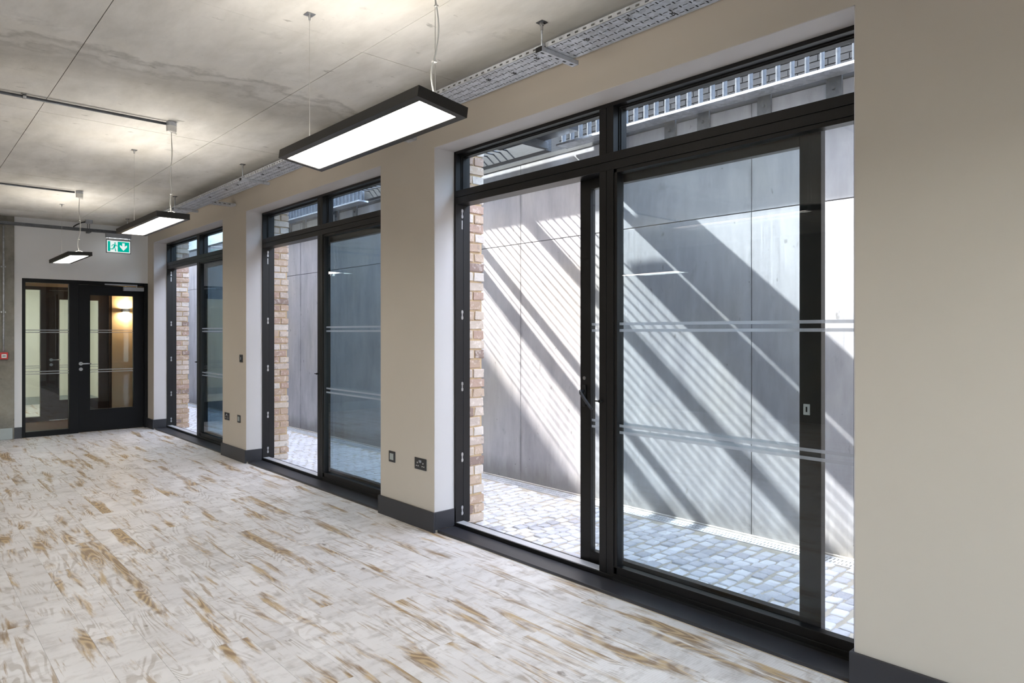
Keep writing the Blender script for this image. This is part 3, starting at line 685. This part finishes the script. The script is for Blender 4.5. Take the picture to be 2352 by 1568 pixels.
# ------------------------------------------------------------------ pendant lights
LW, LL, LH = 0.232, 1.20, 0.042
def pendant(y_near, zt, roll, xc, label, cable=True):
    yc = y_near + LL / 2
    p = empty('pendant_light', (xc, yc, zt - LH), label, 'pendant light', 'linear pendant lights hung from the ceiling')
    def P(mb, name, mat, par, **kw):
        o = mb.build(name, mat, None, loc=(0, 0, 0), **kw); o.parent = par; return o
    hw, hl = LW / 2, LL / 2; bt = 0.030
    b = MB().box(-hw, -hw + 0.006, -hl, hl, 0, LH).box(hw - 0.006, hw, -hl, hl, 0, LH).box(-hw + 0.006, hw - 0.006, -hl, -hl + 0.006, 0, LH).box(-hw + 0.006, hw - 0.006, hl - 0.006, hl, 0, LH)
    b.box(-hw + 0.006, -hw + bt, -hl + 0.006, hl - 0.006, 0, 0.004).box(hw - bt, hw - 0.006, -hl + 0.006, hl - 0.006, 0, 0.004)
    b.box(-hw + bt, hw - bt, -hl + 0.006, -hl + bt, 0, 0.004).box(-hw + bt, hw - bt, hl - bt, hl - 0.006, 0, 0.004)
    b.box(-hw + 0.006, hw - 0.006, -hl + 0.006, hl - 0.006, LH - 0.016, LH - 0.014)
    body = P(b, 'housing', 'lampbody', p); body.rotation_euler = (0, roll, 0)
    P(MB().lit(-hw + bt - 0.001, hw - bt + 0.001, -hl + bt - 0.001, hl - bt + 0.001, 0.004, 0.006, True), 'diffuser', ['whiteplastic', 'lamp_dn'], body)
    P(MB().lit(-hw + 0.03, hw - 0.03, -hl + 0.03, hl - 0.03, LH - 0.0138, LH - 0.011, False), 'uplight', ['whiteplastic', 'lamp_up'], body)
    top = CZ - (zt - LH); yw = (-0.55, 0.50)
    for i, y in enumerate(yw):
        P(MB().tube([(0, y, LH * 0.7), (0, y, top - 0.02)], 0.0012, 6), 'suspension_wire', 'wire', p)
        P(MB().tube([(0, y, LH - 0.004), (0, y, LH + 0.02)], [0.006, 0.004], 8), 'wire_grip', 'wire', p)
        for sx in (-1, 1): P(MB().tube([(0, y, LH + 0.018), (sx * 0.05, y, LH - 0.001)], 0.0022, 6), 'bridle', 'wire', p)
        if i == 1:
            fx = P(MB().box(-0.022, 0.022, y - 0.022, y + 0.022, top - 0.003, top - 0.0005), 'ceiling_plate', 'steel', p)
            P(MB().tube([(0, y, top - 0.003), (0, y, top - 0.03)], [0.008, 0.005], 10), 'ceiling_grip', 'steel', fx)
    y = yw[0]
    rose = P(MB().tube([(0, y, top - 0.0005), (0, y, top - 0.03)], 0.036, 20), 'ceiling_box', 'galv', p)
    P(MB().tube([(0, y, top - 0.03), (0, y, top - 0.072), (0, y, top - 0.076)], [0.036, 0.035, 0.028], 20), 'box_cover', 'whiteplastic', rose)
    n = 26; pts = []
    for i in range(n + 1):
        t = i / n; z = top - 0.074 - t * (top - 0.074 - LH - 0.004)
        wv = 0.011 * math.sin(t * 9.0 + yc) * math.sin(math.pi * t) - (0.012 * math.sin((t - 0.72) / 0.28 * math.pi) if t > 0.72 else 0)
        pts.append((wv, y + 0.008 * math.sin(t * 7 + 1) * math.sin(math.pi * t), z))
    P(MB().tube(pts, 0.0032, 8), 'flex_cable', 'whiteplastic', p, smooth=True)
    P(MB().tube([(0.03 * math.sin(a * 0.7), y - 0.03, top - 0.075 - 0.016 * math.sin(a * 0.52)) for a in range(7)], 0.0018, 6), 'spare_tail', 'whiteplastic', p)
    for t in (0.46, 0.78):
        q = pts[int(t * n)]; P(MB().box(min(q[0], 0) - 0.005, max(q[0], 0) + 0.005, q[1] - 0.006, q[1] + 0.006, q[2] - 0.003, q[2] + 0.003), 'cable_tie', 'whiteplastic', p)
    return p
pendant(2.066, 2.335, math.radians(8), 1.535, 'nearest and largest black linear pendant light, hanging slightly tilted')
pendant(5.445, 2.340, 0.0, 1.562, 'middle black linear pendant light in the row along the windows')
pendant(8.82, 2.342, math.radians(-2.5), 1.568, 'farthest and smallest black linear pendant light near the exit sign')
for yy_, xx_, t_ in ((-1.31, 1.55, 'behind the viewpoint in the window row'), (-1.31, -1.9, 'behind the viewpoint in the inner row'), (2.066, -1.9, 'in the inner row, nearest the viewpoint'), (5.445, -1.9, 'in the inner row, halfway along the room'), (8.82, -1.9, 'in the inner row, nearest the end wall')):  # extra pendants out of view, added to lift wall and ceiling brightness
    pendant(yy_, 2.34, 0.0, xx_, 'added unseen black linear pendant light ' + t_)

# conduits feeding the lights
def conduit(y, label, xe=1.523):
    c = empty('conduit', (-1.0, y, CZ - 0.03), label, 'conduit', 'steel conduits on the ceiling')
    MB().tube([(-1.86, y, CZ - 0.018), (xe, y, CZ - 0.018)], 0.0105, 12).build('pipe', 'galvdark', c, smooth=True)
    for x in (-1.2, -0.6, 0.66):
        MB().box(x - 0.011, x + 0.011, y - 0.02, y + 0.02, CZ - 0.006, CZ - 0.0005).tube([(x - 0.009, y, CZ - 0.018), (x + 0.009, y, CZ - 0.018)], 0.0145, 12).build('saddle', 'steel', c)
conduit(5.495, 'thin steel conduit on the ceiling running to the middle pendant light')
conduit(8.87, 'thin steel conduit on the ceiling running to the farthest pendant light')
conduit(2.116, 'thin steel conduit on the ceiling running to the nearest pendant light', 1.496)

# ------------------------------------------------------------------ cable trays
def tray_mesh(length, width, pitch=0.052, rows=4):
    # sheet along +Y from 0 to length, X 0..width, z 0; flanges up with slots
    m = MB(); xs = [0.0]; cols = []
    cw = width / rows
    for r in range(rows):
        c = (r + 0.5) * cw; xs += [c - 0.011, c - 0.0032, c + 0.0032, c + 0.011]
    xs.append(width); ys_ = [0.0]; k = int(length / pitch)
    for i in range(k): b = i * pitch; ys_ += [b + 0.004, b + 0.029, b + 0.038, b + 0.0455]
    ys_.append(length)
    def hole(i, j):
        if i == 0 or i == len(xs) - 2 or j == 0 or j == len(ys_) - 2: return False
        ix = (i - 1) % 4; jy = (j - 1) % 4
        if ix == 1 and jy == 0: return True          # slot along the tray
        if ix in (0, 1, 2) and jy == 2: return True  # slot across it
        return False
    m.perf(xs, ys_, 0.0, hole, 0.0012)
    return m
def flange_mesh(length, h=0.027, pitch=0.052):
    m = MB(); xs = [0.0, 0.009, 0.018, h]; ys_ = [0.0]
    for i in range(int(length / pitch)): ys_ += [i * pitch + 0.012, i * pitch + 0.034]
    ys_.append(length)
    m.perf(xs, ys_, 0.0, lambda i, j: i == 1 and j % 2 == 1, 0.0012); return m
TZ = 2.889; TX0, TX1 = 2.456, 2.662
def tray(y0, y1, label, ties=()):
    t = empty('cable_tray', ((TX0 + TX1) / 2, (y0 + y1) / 2, TZ), label, 'cable tray', 'cable trays along the window wall')
    L = y1 - y0; m = tray_mesh(L, TX1 - TX0); m.v = [(v[0] + TX0, v[1] + y0, v[2] + TZ) for v in m.v]; m.build('base', 'galv', t)
    for x in (TX0, TX1):
        f = flange_mesh(L); f.v = [(x + (v[2] if x == TX0 else -v[2]), v[1] + y0, TZ + v[0]) for v in f.v]; f.build('flange', 'galv', t)
    for (x, y) in ties:
        a = random.uniform(-0.5, 0.5)
        MB().tube([(x, y, TZ - 0.002), (x + 0.006, y + 0.008, TZ - 0.008), (x + 0.012 + a * 0.006, y + 0.002, TZ - 0.012), (x + 0.008, y - 0.012, TZ - 0.010), (x - 0.006, y - 0.016, TZ - 0.014), (x - 0.012, y + 0.006, TZ - 0.010)], 0.0022, 6).build('cable_tie', 'blackcable', t)
    for i in range(11):  # added cables fill the tray, standing in for shade behind its slots
        x = TX0 + 0.014 + i * 0.0178; MB().tube([(x, y0, TZ + 0.0105), (x + random.uniform(-0.002, 0.002), (y0 + y1) / 2, TZ + 0.0105), (x, y1, TZ + 0.0105)], 0.0086, 6).build('cable', 'blackcable', t, smooth=True)
tray(-0.55, 2.44, 'perforated steel cable tray nearest the viewpoint, beside the top of the nearest window', ((2.50, 1.95), (2.60, 1.78), (2.52, 2.22), (2.51, 1.62), (2.60, 1.45)))
tray(2.445, 5.44, 'perforated steel cable tray above the nearest pier, passing behind the nearest pendant light', ((2.50, 2.55), (2.51, 2.95), (2.50, 3.42), (2.55, 2.78)))
tray(5.445, 8.44, 'perforated steel cable tray above the middle window', ((2.50, 5.75), (2.50, 6.1), (2.5, 6.7), (2.5, 7.0), (2.51, 7.5)))
tray(8.445, 11.38, 'perforated steel cable tray at the far end above the farthest window', ((2.5, 8.9), (2.5, 9.5)))
# branch trays to the wall
for yb, lab in ((7.90, 'short perforated branch tray reaching the wall above the farther pier'), (4.30, 'short perforated branch tray reaching the wall above the nearer pier')):
    bt_ = empty('branch_tray', (2.78, yb, TZ - 0.02), lab, 'cable tray', 'branch trays to the window wall')
    m = tray_mesh(0.25, 0.10, rows=2); m.v = [(2.663 + v[1], yb - 0.05 + v[0], TZ - 0.004 + v[2]) for v in m.v]; m.build('base', 'galv', bt_)
    for yy_ in (yb - 0.05, yb + 0.05):
        f = flange_mesh(0.25); f.v = [(2.663 + v[1], yy_ + v[2], TZ - 0.004 + v[0]) for v in f.v]; f.build('flange', 'galv', bt_)
    MB().tube([(2.66, yb, TZ + 0.010), (2.85, yb + 0.01, TZ + 0.012), (2.914, yb + 0.012, TZ + 0.012)], 0.010, 8).build('cable', 'blackcable', bt_, smooth=True)
# hangers: slotted strut on two rods
def hanger(y, label):
    h = empty('tray_hanger', (2.55, y, TZ - 0.04), label, 'tray hanger', 'strut hangers under the cable tray')
    x0, x1 = 2.425, 2.695; y0, y1 = y - 0.0205, y + 0.0205; z0, z1 = TZ - 0.024, TZ - 0.001
    xs = [x0]; k = 5; pt = (x1 - x0) / k
    for i in range(k): xs += [x0 + i * pt + 0.012, x0 + i * pt + 0.036]
    xs.append(x1)
    st = MB().perf(xs, [y0, y - 0.006, y + 0.006, y1], z0, lambda i, j: j == 1 and i % 2 == 1, 0.002)
    st.box(x0, x1, y0, y0 + 0.0025, z0 + 0.002, z1).box(x0, x1, y1 - 0.0025, y1, z0 + 0.002, z1).box(x0, x1, y0 + 0.0025, y0 + 0.010, z1 - 0.002, z1).box(x0, x1, y1 - 0.010, y1 - 0.0025, z1 - 0.002, z1)
    s_ = st.build('strut', 'galv', h); MB().box(x0 - 0.003, x0, y0 - 0.001, y1 + 0.001, z0 - 0.001, z1 + 0.001).build('end_cap', 'gasket', s_, bevel=0.001)
    MB().box(x1, x1 + 0.003, y0 - 0.001, y1 + 0.001, z0 - 0.001, z1 + 0.001).build('end_cap', 'greyplastic', s_, bevel=0.001)
    for x in (2.445, 2.675):
        r = MB().tube([(x, y, TZ - 0.002), (x, y, CZ - 0.002)], 0.0045, 8).build('rod', 'galv', h, smooth=True)
        MB().box(x - 0.021, x + 0.021, y - 0.021, y + 0.021, CZ - 0.004, CZ - 0.0005).build('ceiling_plate', 'galvdark', r)
        MB().tube([(x, y, CZ - 0.004), (x, y, CZ - 0.016)], 0.012, 6).tube([(x, y, CZ - 0.016), (x, y, CZ - 0.040)], 0.007, 8).build('nut', 'steel', r)
hanger(2.455, 'slotted strut tray hanger in front of the nearest window'); hanger(6.42, 'slotted strut tray hanger above the middle window')
hanger(8.47, 'slotted strut tray hanger above the pier before the farthest window'); hanger(10.6, 'slotted strut tray hanger at the far end of the row')
# tray along the back wall
bt = empty('back_cable_tray', (0.5, 11.25, TZ), 'narrow perforated cable tray crossing the end wall', 'cable tray')
L = 2.45 - (-3.0); m = tray_mesh(L, 0.10, rows=2); m.v = [(-3.0 + v[1], 11.20 + v[0], TZ - 0.004 + v[2]) for v in m.v]; m.build('base', 'galvdark', bt)
for yy_ in (11.20, 11.30):
    f = flange_mesh(L, 0.035); f.v = [(-3.0 + v[1], yy_ + v[2], TZ - 0.004 + v[0]) for v in f.v]; f.build('flange', 'galvdark', bt)
for x in (-1.6, 0.4, 2.10):
    hg = MB().box(x - 0.02, x + 0.02, 11.17, 11.33, TZ - 0.026, TZ - 0.006).build('bracket', 'galvdark', bt)
    for yy_ in (11.18, 11.32): MB().tube([(x, yy_, TZ - 0.01), (x, yy_, CZ - 0.001)], 0.004, 8).build('rod', 'galvdark', hg)
jb = empty('junction_box', (2.07, 11.06, CZ - 0.06), 'round grey junction box with black cable on the ceiling near the exit sign', 'junction box')
MB().tube([(2.07, 11.06, CZ - 0.0005), (2.07, 11.06, CZ - 0.045), (2.07, 11.06, CZ - 0.05)], [0.045, 0.045, 0.036], 20).build('body', 'greyplastic', jb)
MB().tube([(2.03, 11.06, CZ - 0.03), (1.98, 11.08, CZ - 0.045), (1.93, 11.12, CZ - 0.075), (1.90, 11.155, TZ + 0.03)], 0.009, 8).build('cable', 'blackcable', jb, smooth=True)

# ------------------------------------------------------------------ exit sign
ex = empty('exit_sign', (2.46, 11.17, 2.594), 'green and white running man exit sign with down arrow above the door', 'exit sign')
EX0, EX1, EY = 2.303, 2.622, 11.18
hs = MB().box(EX0 - 0.004, EX1 + 0.004, EY - 0.03, EY + 0.03, 2.815, 2.872).build('housing', 'greyplastic', ex, bevel=0.003)
MB().lit(EX0 + 0.01, EX1 - 0.01, EY + 0.008, EY + 0.024, 2.811, 2.8149, True).build('light_strip', ['greyplastic', 'exitstrip'], hs)
for x in (EX0 + 0.03, EX1 - 0.03): MB().box(x - 0.004, x + 0.004, EY - 0.003, EY + 0.003, 2.783, 2.815).build('hanger_pin', 'greyplastic', ex)
m = MB(); z0, z1 = 2.594, 2.783; bd = 0.010
for q in ((EX0, EX0 + bd, z0, z1), (EX1 - bd, EX1, z0, z1), (EX0 + bd, EX1 - bd, z0, z0 + bd), (EX0 + bd, EX1 - bd, z1 - bd, z1)): m.box(q[0], q[1], EY - 0.010, EY + 0.010, q[2], q[3])
m.build('rim', 'greyplastic', ex)
pn = MB().box(EX0 + bd, EX1 - bd, EY - 0.006, EY + 0.006, z0 + bd, z1 - bd).build('panel', 'exitwhite', ex)
ys0, ys1 = EY - 0.0068, EY - 0.0062
ix0, ix1, iz0, iz1 = EX0 + 0.022, EX1 - 0.022, z0 + 0.022, z1 - 0.022; W_ = ix1 - ix0; H_ = iz1 - iz0
MB().box(ix0, ix0 + 0.115 * W_, ys0, ys1, iz0, iz1).build('green_jamb', 'exitgreen', pn)
def poly(name, pts, mat, y0_=ys0, y1_=ys1, par=pn): MB().prism([(ix0 + p * W_, iz0 + q * H_) for p, q in pts], 'y', y0_, y1_).build(name, mat, par)
# green field with the arrow cut out: built round the arrow
m = MB()
for pts in ([(0.46, 0), (1, 0), (1, 0.12), (0.73, 0.12), (0.46, 0.12)], [(0.46, 0.88), (1, 0.88), (1, 1), (0.46, 1)],
            [(0.46, 0.12), (0.73, 0.12), (0.56, 0.50), (0.46, 0.50)], [(0.73, 0.12), (1, 0.12), (1, 0.50), (0.90, 0.50)],
            [(0.46, 0.50), (0.56, 0.50), (0.56, 0.70), (0.67, 0.55), (0.67, 0.88), (0.46, 0.88)], [(0.90, 0.50), (1, 0.50), (1, 0.88), (0.79, 0.88), (0.79, 0.55), (0.90, 0.70)]):
    m.prism([(ix0 + p * W_, iz0 + q * H_) for p, q in pts], 'y', ys0, ys1)
m.build('arrow_field', 'exitgreen', pn)
MB().tube([(ix0 + 0.335 * W_, ys0, iz0 + 0.84 * H_), (ix0 + 0.335 * W_, ys1, iz0 + 0.84 * H_)], 0.0105, 14).build('figure_head', 'exitgreen', pn)
m = MB()
for pts in ([(0.255, 0.45), (0.335, 0.40), (0.385, 0.70), (0.30, 0.74)], [(0.30, 0.74), (0.20, 0.66), (0.165, 0.50), (0.195, 0.49), (0.225, 0.61), (0.31, 0.66)],
            [(0.37, 0.66), (0.40, 0.54), (0.455, 0.54), (0.455, 0.60), (0.42, 0.61), (0.39, 0.71)], [(0.30, 0.42), (0.335, 0.40), (0.40, 0.03), (0.345, 0.03)],
            [(0.255, 0.45), (0.31, 0.42), (0.25, 0.20), (0.09, 0.20), (0.09, 0.27), (0.215, 0.28)]):
    m.prism([(ix0 + p * W_, iz0 + q * H_) for p, q in pts], 'y', ys0, ys1)
m.build('figure_body', 'exitgreen', pn)

# ------------------------------------------------------------------ wiring plates on the piers
def plate(name, yc, zc, wd, hg, label, cat, kind):
    x1 = WX - 0.0005; p = empty(name, (x1, yc, zc - hg / 2), label, cat, 'charcoal wiring plates on the piers')
    pl = MB().box(x1 - 0.007, x1, yc - wd / 2, yc + wd / 2, zc - hg / 2, zc + hg / 2).build('plate', 'charplate', p, bevel=0.003)
    xf = x1 - 0.0078; xb = x1 - 0.0066
    if kind == 'socket':
        for s in (-1, 1):
            cy_ = yc + s * 0.037
            MB().box(xf, xb, cy_ - 0.004, cy_ + 0.004, zc + 0.004, zc + 0.012).box(xf, xb, cy_ - 0.003 + s * 0.0, cy_ + 0.003, zc + 0.001, zc + 0.006).build('earth_slot', 'whiteplastic', pl)
            for q in (-1, 1): MB().box(xf, xb, cy_ + q * 0.011 - 0.0045, cy_ + q * 0.011 + 0.0045, zc - 0.020, zc - 0.013).build('pin_slot', 'whiteplastic', pl)
            MB().box(xf - 0.003, xb, yc + s * 0.009 - 0.0055, yc + s * 0.009 + 0.0055, zc + 0.009, zc + 0.028).build('rocker', 'greyplastic', pl, bevel=0.001)
    elif kind == 'data': MB().box(xf - 0.001, xb, yc - 0.025, yc + 0.025, zc - 0.025, zc + 0.025).box(xf - 0.002, xb, yc - 0.020, yc - 0.001, zc - 0.021, zc + 0.021).box(xf - 0.002, xb, yc + 0.001, yc + 0.020, zc - 0.021, zc + 0.021).build('insert', 'skirtlight', pl)
    else: MB().box(xf - 0.003, xb, yc - 0.007, yc + 0.007, zc - 0.016, zc + 0.016).build('rocker', 'greyplastic', pl, bevel=0.001)
plate('wall_socket', 4.196, 0.473, 0.148, 0.086, 'charcoal double power socket on the pier beside the nearest window', 'socket', 'socket')
plate('wall_socket', 8.119, 0.470, 0.148, 0.086, 'charcoal double power socket on the pier beside the farthest window', 'socket', 'socket')
plate('data_outlet', 4.584, 0.476, 0.088, 0.086, 'square charcoal outlet with pale insert beside the nearest power socket', 'outlet', 'data')
plate('data_outlet', 7.753, 0.474, 0.088, 0.086, 'square charcoal outlet with pale insert on the farther pier', 'outlet', 'data')
plate('light_switch', 7.689, 1.156, 0.088, 0.086, 'charcoal light switch high on the farther pier', 'switch', 'switch')

# ------------------------------------------------------------------ fire call point and its conduit on the column
cp = empty('fire_call_point', (1.14, BY - 0.06, 1.085), 'small red fire call point on the bare concrete wall', 'call point')
yb = BY - 0.0355
MB().box(1.095, 1.183, yb - 0.05, yb, 1.085, 1.178).build('box', 'red', cp, bevel=0.004)
gl = MB().box(1.112, 1.166, yb - 0.052, yb - 0.0502, 1.105, 1.155).build('window', 'whiteplastic', cp)
MB().box(1.122, 1.134, yb - 0.0528, yb - 0.0522, 1.124, 1.136).box(1.144, 1.156, yb - 0.0528, yb - 0.0522, 1.124, 1.136).tube([(1.139, yb - 0.0522, 1.130), (1.139, yb - 0.0528, 1.130)], 0.005, 10).build('press_mark', 'gasket', gl)
cn = empty('call_point_conduit', (1.136, yb - 0.012, 1.18), 'vertical steel conduit down the bare concrete to the red call point', 'conduit')
MB().tube([(1.136, yb - 0.0165, 1.179), (1.136, yb - 0.0165, TZ - 0.005)], 0.0105, 12).build('pipe', 'galv', cn, smooth=True)
for z in (1.72, 2.33): MB().box(1.108, 1.164, yb - 0.006, yb - 0.0005, z - 0.009, z + 0.009).tube([(1.136, yb - 0.0165, z - 0.009), (1.136, yb - 0.0165, z + 0.009)], 0.0145, 12).build('saddle', 'steel', cn)
